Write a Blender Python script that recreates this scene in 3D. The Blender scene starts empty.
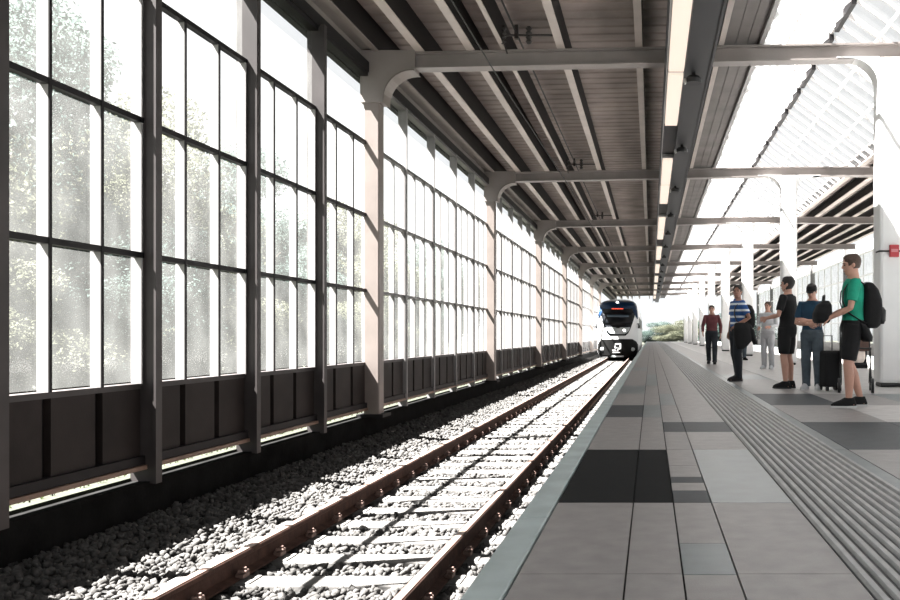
import bpy, bmesh, math, random
import numpy as np
from mathutils import Vector, Matrix
random.seed(7)
RNG = np.random.default_rng(11)
S = bpy.context.scene
C = bpy.context.collection
PI = math.pi
H = 0.86                       # camera height above the platform (platform top is z = 0)
ORD = ['first','second','third','fourth','fifth','sixth','seventh','eighth','ninth','tenth','eleventh','twelfth',
       'thirteenth','fourteenth','fifteenth','sixteenth','seventeenth','eighteenth','nineteenth','twentieth',
       'twenty-first','twenty-second','twenty-third','twenty-fourth','twenty-fifth','twenty-sixth','twenty-seventh',
       'twenty-eighth','twenty-ninth','thirtieth','thirty-first','thirty-second','thirty-third','thirty-fourth',
       'thirty-fifth','thirty-sixth','thirty-seventh','thirty-eighth','thirty-ninth','fortieth',
       'forty-first','forty-second','forty-third','forty-fourth','forty-fifth','forty-sixth','forty-seventh','forty-eighth']

# ------------------------------------------------------------------ materials
def mat(name, col, rough=0.6, metal=0.0, var=0.0, scale=3.0, bump=0.0, bscale=40.0, spec=0.5, emit=None, estr=1.0, stretch=None):
    m = bpy.data.materials.new(name); m.use_nodes = True
    nt = m.node_tree; n = nt.nodes; l = nt.links
    p = n['Principled BSDF']
    p.inputs['Base Color'].default_value = (*col, 1)
    p.inputs['Roughness'].default_value = rough
    p.inputs['Metallic'].default_value = metal
    p.inputs['Specular IOR Level'].default_value = spec
    if emit:
        p.inputs['Emission Color'].default_value = (*emit, 1)
        p.inputs['Emission Strength'].default_value = estr
    if var or bump:
        tc = n.new('ShaderNodeTexCoord'); mp = n.new('ShaderNodeMapping')
        l.new(tc.outputs['Object'], mp.inputs['Vector'])
        if stretch: mp.inputs['Scale'].default_value = stretch
    if var:
        nz = n.new('ShaderNodeTexNoise'); nz.inputs['Scale'].default_value = scale; nz.inputs['Detail'].default_value = 6
        l.new(mp.outputs['Vector'], nz.inputs['Vector'])
        cr = n.new('ShaderNodeValToRGB')
        cr.color_ramp.elements[0].position = 0.3; cr.color_ramp.elements[1].position = 0.72
        cr.color_ramp.elements[0].color = (*[c*(1-var) for c in col], 1)
        cr.color_ramp.elements[1].color = (*[min(1, c*(1+var)) for c in col], 1)
        l.new(nz.outputs['Fac'], cr.inputs['Fac']); l.new(cr.outputs['Color'], p.inputs['Base Color'])
    if bump:
        nb = n.new('ShaderNodeTexNoise'); nb.inputs['Scale'].default_value = bscale; nb.inputs['Detail'].default_value = 5
        l.new(mp.outputs['Vector'], nb.inputs['Vector'])
        b = n.new('ShaderNodeBump'); b.inputs['Strength'].default_value = bump; b.inputs['Distance'].default_value = 0.02
        l.new(nb.outputs['Fac'], b.inputs['Height']); l.new(b.outputs['Normal'], p.inputs['Normal'])
    return m

def glass_mat(name, clear, haze, hazecol=(0.9,0.92,0.9), gloss=0.06, dirt=0.35, scale=2.2):
    m = bpy.data.materials.new(name); m.use_nodes = True
    nt = m.node_tree; n = nt.nodes; l = nt.links
    for x in list(n): n.remove(x)
    out = n.new('ShaderNodeOutputMaterial')
    tr = n.new('ShaderNodeBsdfTransparent'); tr.inputs['Color'].default_value = (clear, clear, clear, 1)
    tl = n.new('ShaderNodeBsdfTranslucent'); tl.inputs['Color'].default_value = (*hazecol, 1)
    df = n.new('ShaderNodeBsdfDiffuse'); df.inputs['Color'].default_value = (*hazecol, 1)
    gl = n.new('ShaderNodeBsdfGlossy'); gl.inputs['Roughness'].default_value = 0.08
    hz = n.new('ShaderNodeMixShader'); hz.inputs['Fac'].default_value = 0.25
    l.new(tl.outputs[0], hz.inputs[1]); l.new(df.outputs[0], hz.inputs[2])
    mx = n.new('ShaderNodeMixShader'); mg = n.new('ShaderNodeMixShader'); mg.inputs['Fac'].default_value = gloss
    l.new(tr.outputs[0], mx.inputs[1]); l.new(hz.outputs[0], mx.inputs[2])
    l.new(mx.outputs[0], mg.inputs[1]); l.new(gl.outputs[0], mg.inputs[2]); l.new(mg.outputs[0], out.inputs['Surface'])
    tc = n.new('ShaderNodeTexCoord'); nz = n.new('ShaderNodeTexNoise'); nz.inputs['Scale'].default_value = scale; nz.inputs['Detail'].default_value = 5
    l.new(tc.outputs['Object'], nz.inputs['Vector'])
    mr = n.new('ShaderNodeMapRange'); mr.inputs['From Min'].default_value = 0.3; mr.inputs['From Max'].default_value = 0.7
    mr.inputs['To Min'].default_value = haze*(1-dirt); mr.inputs['To Max'].default_value = haze*(1+dirt)
    l.new(nz.outputs['Fac'], mr.inputs['Value']); l.new(mr.outputs[0], mx.inputs['Fac'])
    return m

def leaf_mat(name, c1, c2):
    m = bpy.data.materials.new(name); m.use_nodes = True
    nt = m.node_tree; n = nt.nodes; l = nt.links
    for x in list(n): n.remove(x)
    out = n.new('ShaderNodeOutputMaterial'); df = n.new('ShaderNodeBsdfDiffuse'); tl = n.new('ShaderNodeBsdfTranslucent'); mx = n.new('ShaderNodeMixShader')
    mx.inputs['Fac'].default_value = 0.5
    tc = n.new('ShaderNodeTexCoord'); nz = n.new('ShaderNodeTexNoise'); nz.inputs['Scale'].default_value = 1.3; nz.inputs['Detail'].default_value = 6
    l.new(tc.outputs['Object'], nz.inputs['Vector'])
    cr = n.new('ShaderNodeValToRGB'); cr.color_ramp.elements[0].position = .35; cr.color_ramp.elements[1].position = .65
    cr.color_ramp.elements[0].color = (*c1,1); cr.color_ramp.elements[1].color = (*c2,1)
    l.new(nz.outputs['Fac'], cr.inputs['Fac'])
    for s in (df, tl): l.new(cr.outputs['Color'], s.inputs['Color'])
    l.new(df.outputs[0], mx.inputs[1]); l.new(tl.outputs[0], mx.inputs[2]); l.new(mx.outputs[0], out.inputs['Surface'])
    return m

def stripe_mat(name, a, b, period, duty, phase=0.0):
    m = bpy.data.materials.new(name); m.use_nodes = True
    nt = m.node_tree; n = nt.nodes; l = nt.links; p = n['Principled BSDF']; p.inputs['Roughness'].default_value = .85
    tc = n.new('ShaderNodeTexCoord'); sp = n.new('ShaderNodeSeparateXYZ'); l.new(tc.outputs['Object'], sp.inputs[0])
    ad = n.new('ShaderNodeMath'); ad.operation = 'ADD'; ad.inputs[1].default_value = phase; l.new(sp.outputs['Z'], ad.inputs[0])
    dv = n.new('ShaderNodeMath'); dv.operation = 'DIVIDE'; dv.inputs[1].default_value = period; l.new(ad.outputs[0], dv.inputs[0])
    fr = n.new('ShaderNodeMath'); fr.operation = 'FRACT'; l.new(dv.outputs[0], fr.inputs[0])
    lt = n.new('ShaderNodeMath'); lt.operation = 'LESS_THAN'; lt.inputs[1].default_value = duty; l.new(fr.outputs[0], lt.inputs[0])
    mx = n.new('ShaderNodeMix'); mx.data_type = 'RGBA'; mx.inputs['A'].default_value = (*a,1); mx.inputs['B'].default_value = (*b,1)
    l.new(lt.outputs[0], mx.inputs['Factor']); l.new(mx.outputs['Result'], p.inputs['Base Color'])
    return m

M = dict(
    slab = mat('concrete_slab', (.265,.252,.248), .42, var=.13, scale=9, bump=.12, bscale=160),
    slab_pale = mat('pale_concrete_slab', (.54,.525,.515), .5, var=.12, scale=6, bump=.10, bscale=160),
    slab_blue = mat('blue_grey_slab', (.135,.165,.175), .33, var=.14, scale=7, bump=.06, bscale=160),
    slab_dark = mat('dark_slab', (.033,.041,.048), .5, var=.2, scale=7, bump=.05, bscale=160, spec=.25),
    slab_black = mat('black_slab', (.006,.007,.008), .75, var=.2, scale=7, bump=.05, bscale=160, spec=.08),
    joint = mat('dark_joint', (.02,.02,.02), .9),
    tactile = mat('ribbed_paving', (.36,.36,.36), .45, var=.16, scale=8, bump=.15, bscale=90),
    groove = mat('dark_groove', (.10,.10,.10), .8, var=.3, scale=10),  # base between the ribs, coloured darker
    coping = mat('coping_stone', (.42,.49,.49), .6, var=.16, scale=4, bump=.1, bscale=80),
    ballast = mat('ballast_stone', (.060,.0585,.057), .95, var=.5, scale=9, bump=.3, bscale=60, spec=.04),
    bed = mat('ballast_bed', (.03,.03,.03), .95, var=.4, scale=20, bump=.6, bscale=30, spec=.04),
    sleeper = mat('sleeper_concrete', (.088,.085,.082), .85, var=.15, scale=6, bump=.15, bscale=60),
    rail = mat('rusty_rail', (.045,.022,.016), .85, var=.35, scale=12, bump=.2, bscale=50, spec=.2),
    railtop = mat('rail_head', (.22,.155,.13), .45, metal=.4, var=.2, scale=4, stretch=(8,.4,8)),
    clip = mat('rusty_clip', (.12,.075,.062), .7, var=.3, scale=20),
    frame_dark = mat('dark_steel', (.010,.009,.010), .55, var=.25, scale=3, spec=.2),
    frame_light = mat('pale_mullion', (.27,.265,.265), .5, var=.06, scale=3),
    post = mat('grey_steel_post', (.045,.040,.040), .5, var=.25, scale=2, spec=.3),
    panel = mat('dark_wall_panel', (.020,.016,.015), .6, var=.35, scale=2.2, bump=.06, bscale=50, spec=.15),
    brownrail = mat('brown_base_rail', (.20,.13,.095), .5, var=.3, scale=3),
    plinth = mat('shade_dark_plinth', (.008,.008,.008), .95, var=.4, scale=4, bump=.3, bscale=30, spec=.04),  # plain plinth; the near-black colour stands in for shade
    column = mat('beige_grey_column', (.20,.172,.158), .45, var=.15, scale=2),
    beam = mat('grey_beam', (.24,.215,.205), .4, var=.15, scale=1.5),
    white = mat('white_column_paint', (.80,.80,.80), .45, var=.04, scale=2),
    deck = mat('roof_deck', (.29,.245,.225), .6, var=.28, scale=1.1),
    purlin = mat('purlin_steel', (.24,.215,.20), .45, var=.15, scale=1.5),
    purlin_lit = mat('lit_purlin_steel', (.52,.46,.43), .45, var=.12, scale=1.5),  # flange colour raised to carry the light on its underside
    duct = mat('charcoal_duct', (.026,.026,.029), .45, var=.15, scale=1.5),
    soffit = mat('soffit_board', (.15,.135,.13), .55, var=.25, scale=1.6),
    alu = mat('aluminium_trim', (.42,.41,.41), .35, metal=.3),
    lamp = mat('warm_diffuser', (.2,.18,.16), .5, emit=(1,.85,.71), estr=.92),
    black = mat('black_plastic', (.010,.010,.011), .45),
    wire = mat('black_wire', (.006,.006,.006), .6),
    insul = mat('dark_insulator', (.02,.016,.015), .35),
    red = mat('red_enamel', (.40,.02,.03), .4),
    ground = mat('grass_ground', (.016,.019,.010), 1.0, var=.4, scale=4, bump=.5, bscale=30),
    bark = mat('bark', (.10,.08,.065), .9, var=.4, scale=8, bump=.6, bscale=25),
    leaf_a = leaf_mat('pale_leaf', (.036,.040,.026), (.125,.13,.095)),
    leaf_b = leaf_mat('teal_leaf', (.026,.042,.040), (.092,.12,.108)),
    blade = leaf_mat('grass_blade', (.03,.04,.016), (.05,.062,.03)),
    glass = glass_mat('dusty_glass', .97, .046),
    glass_hazed = glass_mat('haze_whitened_glass', .97, .19),  # extra whitening carries the hazy glare of the right side
    skyglass = glass_mat('opal_roof_glass', .84, .30, hazecol=(.075,.0765,.078), dirt=.15, scale=1.2),
    train_white = mat('train_white', (.78,.79,.80), .3, var=.03, scale=2),
    train_blue = mat('train_blue', (.004,.020,.055), .35, spec=.25),
    train_black = mat('train_black_glass', (.004,.005,.007), .3, spec=.2),
    train_lower = mat('train_black_mask', (.005,.005,.005), .5, var=.3, scale=4, spec=.15),
    train_grey = mat('train_grey_panel', (.42,.45,.46), .3),
    train_reflection = mat('windscreen_reflection', (.07,.10,.13), .25),  # bluish windscreen reflection painted as a strip
    lampw = mat('headlight_lens', (.9,.9,.9), .2, emit=(1,.98,.93), estr=6),
    led = mat('red_led', (.3,.02,.01), .4, emit=(1,.12,.06), estr=1.6),
    web_shaded = mat('shade_dark_web', (.014,.012,.012), .6, var=.2, scale=1.5, spec=.2),  # web coloured near black to carry its shade
    post_hazed = mat('haze_lightened_post', (.24,.235,.235), .5, var=.1, scale=2),  # far posts paled in colour, standing in for haze
    frame_hazed = mat('haze_lightened_frame', (.13,.127,.127), .5, var=.1, scale=2),  # far frames and right-hand posts lightened to stand in for haze
    skin = mat('skin', (.50,.28,.21), .5, var=.08, scale=12),
    skin_dark = mat('skin_tanned', (.30,.155,.11), .5, var=.08, scale=12),
    lips = mat('lips', (.30,.10,.085), .5),
    eye = mat('dark_eye', (.02,.014,.012), .25),
    hair = mat('brown_hair', (.075,.045,.032), .6, var=.4, scale=40, bump=.5, bscale=120),
    hair_black = mat('black_hair', (.014,.011,.010), .5, var=.4, scale=40, bump=.5, bscale=120),
    green = mat('green_cotton', (.008,.30,.19), .85, var=.15, scale=9, bump=.2, bscale=14),
    blackcloth = mat('black_cotton', (.005,.005,.006), .9, var=.3, scale=9, bump=.25, bscale=14),
    navy = mat('navy_cotton', (.012,.045,.085), .9, var=.2, scale=9, bump=.2, bscale=14),
    jeans = mat('dark_jeans', (.011,.015,.021), .85, var=.4, scale=6, bump=.25, bscale=20),
    greyjeans = mat('grey_jeans', (.065,.085,.105), .85, var=.4, scale=6, bump=.25, bscale=20),
    maroon = mat('maroon_knit', (.12,.035,.04), .9, var=.2, scale=9),
    palecloth = mat('pale_cotton', (.55,.56,.58), .9, var=.1, scale=9, bump=.2, bscale=14),
    paletrouser = mat('light_grey_trousers', (.40,.40,.42), .9, var=.15, scale=6, bump=.2, bscale=14),
    sole = mat('white_sole', (.6,.6,.6), .6),
    stripes = stripe_mat('blue_white_stripes', (.022,.085,.27), (.72,.77,.82), .118, .33, .0),
    brownhood = mat('brown_canvas', (.12,.07,.055), .8, var=.2, scale=8),
    blanket = mat('cream_blanket', (.85,.74,.66), .9, var=.05, scale=8, bump=.3, bscale=15),
)

# ------------------------------------------------------------------ mesh helpers
class MB:
    def __init__(s): s.v = []; s.f = []; s.m = []
    def add(s, v, f, mi=0):
        o = len(s.v); s.v += [tuple(p) for p in v]
        for q in f: s.f.append(tuple(i+o for i in q)); s.m.append(mi)
        return s
    def box(s, x0, x1, y0, y1, z0, z1, mi=0):
        v = [(x,y,z) for z in (z0,z1) for y in (y0,y1) for x in (x0,x1)]
        return s.add(v, [(0,2,3,1),(4,5,7,6),(0,1,5,4),(2,6,7,3),(0,4,6,2),(1,3,7,5)], mi)
    def prism(s, poly, a0, a1, axis='y', mi=0):
        # poly in the plane across the axis; axis y: (x,z), axis x: (y,z), axis z: (x,y)
        def P(p,a): return {'y':(p[0],a,p[1]),'x':(a,p[0],p[1]),'z':(p[0],p[1],a)}[axis]
        n = len(poly); v = [P(p,a0) for p in poly]+[P(p,a1) for p in poly]
        f = [tuple(range(n))[::-1], tuple(range(n,2*n))]+[(i,(i+1)%n,n+(i+1)%n,n+i) for i in range(n)]
        return s.add(v, f, mi)
    def tube(s, pts, rad, seg=10, mi=0, up=None, cap=True):
        pts = [Vector(p) for p in pts]; n = len(pts)
        if not isinstance(rad, (list,tuple)): rad = [rad]*n
        prev = None; rings = []
        for i,p in enumerate(pts):
            t = (pts[min(i+1,n-1)]-pts[max(i-1,0)]).normalized()
            if prev is None:
                a = Vector(up) if up else (Vector((0,0,1)) if abs(t.z) < .9 else Vector((0,1,0)))
            else: a = prev
            x = (a - t*a.dot(t)).normalized(); y = t.cross(x); prev = x
            r = rad[i]; rx,ry = r if isinstance(r,(tuple,list)) else (r,r)
            rings.append([p + x*(rx*math.cos(2*PI*k/seg)) + y*(ry*math.sin(2*PI*k/seg)) for k in range(seg)])
        return s.rings(rings, mi, cap)
    def rings(s, rings, mi=0, cap=True):
        seg = len(rings[0]); v = [p for r in rings for p in r]; f = []
        for i in range(len(rings)-1):
            for k in range(seg):
                a = i*seg+k; b = i*seg+(k+1)%seg
                f.append((a,b,b+seg,a+seg))
        if cap:
            f.append(tuple(range(seg))[::-1]); f.append(tuple(range((len(rings)-1)*seg, len(rings)*seg)))
        return s.add(v, f, mi)
    def stack(s, rows, seg=20, mi=0, pw=2.0):
        # rows of (z, rx, ry, cx, cy): a body of elliptical sections
        R = []
        for (z,rx,ry,cx,cy) in rows:
            r = []
            for k in range(seg):
                a = 2*PI*k/seg; c,d = math.cos(a), math.sin(a)
                e = 2.0/pw
                r.append(Vector((cx+rx*math.copysign(abs(c)**e,c), cy+ry*math.copysign(abs(d)**e,d), z)))
            R.append(r)
        return s.rings(R, mi)
    def ball(s, c, r, mi=0, seg=14, rows=9):
        rx,ry,rz = r if isinstance(r,(tuple,list)) else (r,r,r)
        rw = []
        for i in range(rows+1):
            a = -PI/2 + PI*i/rows; k = max(math.cos(a), .02)
            rw.append((c[2]+rz*math.sin(a), rx*k, ry*k, c[0], c[1]))
        return s.stack(rw, seg, mi)
    def xf(s, mtx, start=0):
        for i in range(start, len(s.v)): s.v[i] = tuple(mtx @ Vector(s.v[i]))
        return s
    def mesh(s, name, mats):
        me = bpy.data.meshes.new(name); me.from_pydata(s.v, [], s.f)
        for m in (mats if isinstance(mats,(list,tuple)) else [mats]): me.materials.append(m)
        if any(s.m): me.polygons.foreach_set('material_index', s.m)
        bm = bmesh.new(); bm.from_mesh(me); bmesh.ops.recalc_face_normals(bm, faces=bm.faces); bm.to_mesh(me); bm.free()
        return me
    def obj(s, name, mats, parent=None, bevel=0, smooth=False, loc=None):
        return link(name, s.mesh(name, mats), parent, bevel, smooth, loc)

def link(name, me, parent=None, bevel=0, smooth=False, loc=None):
    o = bpy.data.objects.new(name, me); C.objects.link(o)
    if parent: o.parent = parent
    if loc is not None: o.location = loc
    if smooth:
        for p in me.polygons: p.use_smooth = True
    if bevel:
        b = o.modifiers.new('bevel','BEVEL'); b.width = bevel; b.segments = 2; b.limit_method = 'ANGLE'
    return o
def tag(o, label=None, cat=None, group=None, kind=None):
    if label: o['label'] = label
    if cat: o['category'] = cat
    if group: o['group'] = group
    if kind: o['kind'] = kind
    return o
def empty(name, loc=(0,0,0), rz=0, **k):
    o = bpy.data.objects.new(name, None); C.objects.link(o); o.location = loc; o.rotation_euler = (0,0,rz); o.empty_display_size = .1
    return tag(o, **k)
def child(o, name, me, **k):
    return link(name, me, o, **k)
def copy_tree(o, parent=None):
    c = o.copy(); C.objects.link(c)
    if parent: c.parent = parent
    for ch in list(o.children): copy_tree(ch, c)
    return c
def np_mesh(name, V, F, material):
    me = bpy.data.meshes.new(name)
    V = np.asarray(V, dtype=np.float32); F = np.asarray(F, dtype=np.int32); k = F.shape[1]
    me.vertices.add(len(V)); me.vertices.foreach_set('co', V.ravel())
    me.loops.add(F.size); me.loops.foreach_set('vertex_index', F.ravel())
    me.polygons.add(len(F)); me.polygons.foreach_set('loop_start', np.arange(0, F.size, k, dtype=np.int32))
    me.polygons.foreach_set('loop_total', np.full(len(F), k, dtype=np.int32))
    me.materials.append(material); me.update(calc_edges=True); me.validate()
    return me
def remesh(mb, name, material, voxel, smooth=3, parent=None):
    o = mb.obj(name, material)
    r = o.modifiers.new('r','REMESH'); r.mode = 'VOXEL'; r.voxel_size = voxel
    if smooth:
        sm = o.modifiers.new('s','SMOOTH'); sm.factor = .5; sm.iterations = smooth
    dg = bpy.context.evaluated_depsgraph_get(); ev = o.evaluated_get(dg)
    me = bpy.data.meshes.new_from_object(ev, preserve_all_data_layers=False, depsgraph=dg)
    o.modifiers.clear(); old = o.data; o.data = me; bpy.data.meshes.remove(old); me.name = name
    me.materials.clear(); me.materials.append(material)
    for p in me.polygons: p.use_smooth = True
    if parent: o.parent = parent
    return o

# ------------------------------------------------------------------ camera, sun, sky
cam = bpy.data.cameras.new('camera'); co = bpy.data.objects.new('camera', cam); C.objects.link(co)
co.location = (0,0,H); co.rotation_euler = (PI/2,0,0)
cam.sensor_width = 36; cam.lens = 34.0; cam.shift_x = -201/900; cam.shift_y = 35/900; cam.clip_end = 600
S.camera = co
sun = bpy.data.lights.new('sun','SUN'); sun.energy = 105; sun.angle = .009; sun.color = (1,.97,.93)
so = bpy.data.objects.new('sun', sun); C.objects.link(so)
so.rotation_euler = Vector((1,.25,-1.64)).to_track_quat('-Z','Y').to_euler()
W = bpy.data.worlds.new('sky'); S.world = W; W.use_nodes = True
bg = W.node_tree.nodes['Background']; bg.inputs['Color'].default_value = (.96,.985,1,1); bg.inputs['Strength'].default_value = 1.05
S.view_settings.view_transform = 'Standard'; S.view_settings.look = 'None'; S.view_settings.exposure = 0; S.view_settings.gamma = 1
S.cycles.use_denoising = True
try: S.cycles.denoiser = 'OPENIMAGEDENOISE'
except Exception: pass
S.cycles.max_bounces = 10; S.cycles.diffuse_bounces = 5; S.cycles.transparent_max_bounces = 40
S.cycles.sample_clamp_indirect = 6; S.cycles.caustics_reflective = False; S.cycles.caustics_refractive = False

YN, YF = -4.0, 112.0            # platform and roof run between these
XW = -4.76                      # glazed wall
POSTS = [1.90, 4.00, 6.03, 7.93, 9.95, 11.99, 14.2]
while POSTS[-1] < 77: POSTS.append(POSTS[-1]+2.08)
COLS = [14.2+10.4*k for k in range(9)]
def zb(x): return 5.27+.020*(min(x,4.1)+4.6)   # underside of the cross beams

# ------------------------------------------------------------------ platform
def platform():
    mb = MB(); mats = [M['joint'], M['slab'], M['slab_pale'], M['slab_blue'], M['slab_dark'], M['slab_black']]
    mb.box(-.48, 8.9, YN, YF, -1.6, -.012, 0)
    g = .0035
    def slab(x0,x1,y0,y1,mi): mb.box(x0+g, x1-g, y0+g*.7, y1-g*.7, -.05, 0, mi)
    rows = [YN+.0]
    ys = [-1.7+2.02*k for k in range(56)]        # ... 2.34, 4.36, 6.38, 8.40 ...
    def over(a,b,c,d): return max(a,c) < min(b,d)-.01
    spec = {}
    def col(x0,x1,cuts,default):
        for a,b in zip(cuts[:-1],cuts[1:]):
            mi = default
            for (c,d,k) in spec.get((x0,x1),[]):
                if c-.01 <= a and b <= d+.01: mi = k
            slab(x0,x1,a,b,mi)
    base = [YN]+[y for y in ys if y > YN+.2]
    spec[(-.48,-.09)] = [(4.36,6.38,5),(8.9,10.42,4),(12.44,14.46,3),(20.5,22.6,3)]  # listed slabs take darker tones, forming patches
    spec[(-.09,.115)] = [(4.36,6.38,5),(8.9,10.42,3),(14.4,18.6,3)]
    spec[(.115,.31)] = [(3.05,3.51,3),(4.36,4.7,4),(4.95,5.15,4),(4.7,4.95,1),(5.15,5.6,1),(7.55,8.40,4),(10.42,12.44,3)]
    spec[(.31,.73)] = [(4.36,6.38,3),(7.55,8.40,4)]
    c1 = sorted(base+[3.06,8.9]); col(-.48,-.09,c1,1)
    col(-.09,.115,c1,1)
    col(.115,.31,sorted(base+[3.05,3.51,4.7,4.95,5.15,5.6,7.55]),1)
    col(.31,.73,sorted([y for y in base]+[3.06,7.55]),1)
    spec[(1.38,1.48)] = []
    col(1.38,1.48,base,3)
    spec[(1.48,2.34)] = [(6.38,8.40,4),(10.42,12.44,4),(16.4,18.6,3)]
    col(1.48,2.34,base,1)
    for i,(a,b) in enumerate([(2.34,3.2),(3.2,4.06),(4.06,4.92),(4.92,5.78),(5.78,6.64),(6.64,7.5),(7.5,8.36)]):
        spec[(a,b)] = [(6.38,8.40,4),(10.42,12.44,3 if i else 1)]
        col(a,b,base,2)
    o = mb.obj('floor', mats); tag(o, 'grey slab-paved station platform with dark patches beside the single track', kind='structure')
    # ribbed guidance strip
    t = MB(); x0,x1 = .73,1.38
    t.box(x0+.004, x1-.004, YN, YF, -.05, -.004, 1)
    n = 12; w = (x1-x0)/n
    for i in range(n):
        c = x0+(i+.5)*w
        t.prism([(c-.018,-.004),(c-.011,.012),(c+.011,.012),(c+.018,-.004)], YN, YF, 'y', 0)
    tag(t.obj('tactile_strip', [M['tactile'],M['groove']]), 'pale ribbed tactile guidance strip running along the platform', 'guidance strip')
    k = MB()
    y = YN; i = 0
    while y < YF:
        k.box(-.62,-.487,y+.004,min(y+2.0,YF)-.004,-.14,.004); y += 2.0
    tag(k.obj('trim_1', M['coping'], bevel=.006), 'pale blue-grey coping along the platform edge', kind='structure')
    k = MB()
    k.box(8.36,8.9,YN,YF,-.14,.004)
    tag(k.obj('trim_2', M['coping']), 'pale coping along the far platform edge', kind='structure')
platform()

# ------------------------------------------------------------------ ballast, sleepers, rails
def shoulder(x): return np.clip((-3.6-x)/.9,0,1)*.13
def stones(x0,x1,y0,y1,n,r0,r1,z,avoid):
    ico = bmesh.new(); bmesh.ops.create_icosphere(ico, subdivisions=1, radius=1)
    bv = np.array([v.co[:] for v in ico.verts]); bf = np.array([[v.index for v in f.verts] for f in ico.faces]); ico.free()
    P = np.stack([RNG.uniform(x0,x1,n), RNG.uniform(y0,y1,n)],1)
    keep = ~avoid(P[:,0],P[:,1]); P = P[keep]; n = len(P)
    r = RNG.uniform(r0,r1,n)
    q = RNG.normal(size=(n,3,3)); q,_ = np.linalg.qr(q)
    sc = np.stack([RNG.uniform(.75,1.25,n),RNG.uniform(.7,1.1,n),RNG.uniform(.5,.8,n)],1)
    V = bv[None]*sc[:,None]*r[:,None,None]*(1+RNG.uniform(-.36,.30,(n,len(bv),1)))
    V = np.einsum('nij,nvj->nvi', q, V)
    V[:,:,0] += P[:,0,None]; V[:,:,1] += P[:,1,None]; V[:,:,2] += (z + shoulder(P[:,0]) + RNG.uniform(-.012,.022,n))[:,None]
    F = bf[None]+(np.arange(n)*len(bv))[:,None,None]
    return V.reshape(-1,3), F.reshape(-1,3)
SY = [2.45+.62*k for k in range(92)]
RX = (-3.035,-1.530)
ZR = -.735
def avoid_main(x,y):
    k = np.abs(((y-2.45+.31)%.62)-.31)
    a = (k < .145) & (x > -3.5) & (x < -1.06)
    for rx in RX: a |= np.abs(x-rx) < .07
    return a
def track():
    v1,f1 = stones(-4.65,-.64,2.3,12,24000,.020,.042,-.955,avoid_main)
    v2,f2 = stones(-4.65,-.64,12,24,15000,.03,.05,-.955,avoid_main)
    v3,f3 = stones(-4.65,-.64,24,64,13000,.045,.075,-.97,avoid_main)
    base = MB(); base.prism([(-4.75,-1.3),(-.62,-1.3),(-.62,-.965),(-3.6,-.965),(-4.5,-.835),(-4.75,-.835)],YN,YF+40,'y')
    n0 = 0; V = []; F = []
    for v,f in ((v1,f1),(v2,f2),(v3,f3)):
        V.append(v); F.append(f+n0); n0 += len(v)
    me = np_mesh('ballast', np.concatenate(V), np.concatenate(F), M['ballast'])
    o = link('ballast', me); tag(o, 'pale crushed stone ballast in and around the track', 'ballast', kind='stuff')
    o2 = base.obj('ground', M['bed']); tag(o2, 'track bed under the pale ballast', kind='structure')
    sm = MB()
    sm.prism([(-.14,-.16),(.14,-.16),(.125,.0),(-.125,.0)], -1.22, 1.22, 'x')
    for s in (-.7525,.7525): sm.box(s-.17,s+.17,-.11,.11,-.01,.012)
    sme = sm.mesh('sleeper', M['sleeper'])
    for y in SY:
        o = link('railway_sleeper', sme, loc=(-2.2825,y,-.922), bevel=.012)
        tag(o, 'pale concrete sleeper of the track, set across it in the ballast', 'sleeper', 'concrete sleepers along the near track')
    prof = [(-.075,-.172),(.075,-.172),(.075,-.160),(.014,-.138),(.010,-.055),(.036,-.038),(.036,-.008),(.028,0),(-.028,0),(-.036,-.008),(-.036,-.038),(-.010,-.055),(-.014,-.138),(-.075,-.160)]
    cl = MB(); cl1 = cl
    cl2 = MB()
    for s,cl in ((1,cl),(-1,cl2)):
        cl.box(s*.07-.028,s*.07+.028,-.05,.05,-.162,-.135)
        cl.tube([(s*.04,-.03,-.145),(s*.06,-.035,-.11),(s*.10,-.02,-.118),(s*.10,.02,-.118),(s*.06,.035,-.11),(s*.04,.03,-.145)], .011, 8)
        cl.tube([(s*.085,0,-.15),(s*.085,0,-.09)], .014, 8)
    cme = cl1.mesh('rail_clip', M['clip'])
    for rx,lab in zip(RX,('rusty steel rail nearer the glazed wall','rusty steel rail nearer the platform edge')):
        r = empty('rail', (rx,0,ZR)); tag(r, lab, 'rail', 'rails of the near track')
        mb = MB(); mb.prism(prof, YN, 130, 'y'); mb.obj('rail_body', M['rail'], r)
        t = MB(); t.prism([(-.030,-.004),(.030,-.004),(.027,.004),(-.027,.004)], YN, 130, 'y'); 
        tag(t.obj('running_surface', M['railtop'], r), 'worn shiny top of the rail')
        for y in SY: link('rail_clip', cme, r, loc=(0,y,0))
        al = MB()
        for y in SY: al.add([(p[0],p[1]+y,p[2]) for p in cl2.v], cl2.f)
        tag(al.obj('far_side_clips',M['clip'],r), kind='stuff')
    # the track beyond the platform
    V,F = stones(8.95,11.4,18,60,9000,.05,.08,-.97,lambda x,y: (np.abs(x-9.8)<.07)|(np.abs(x-11.3)<.07))
    o = link('ballast', np_mesh('far_ballast',V,F,M['ballast'])); tag(o,'pale stone ballast beyond the far platform edge','ballast',kind='stuff')
    b = MB(); b.box(8.9,11.54,YN,YF,-1.3,-.965); tag(b.obj('ground',M['bed']),'track bed beyond the far platform edge',kind='structure')
    for rx,lab in ((9.8,'rusty rail beyond the far platform edge, nearer the platform'),(11.3,'rusty rail beyond the far platform edge, nearer the glazing')):
        r = empty('rail',(rx,0,ZR)); tag(r,lab,'rail','rails of the far track')
        MB().prism(prof,YN,YF,'y').obj('rail_body',M['rail'],r)
        MB().prism([(-.030,-.004),(.030,-.004),(.027,.004),(-.027,.004)],YN,YF,'y').obj('running_surface',M['railtop'],r)
track()

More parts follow.
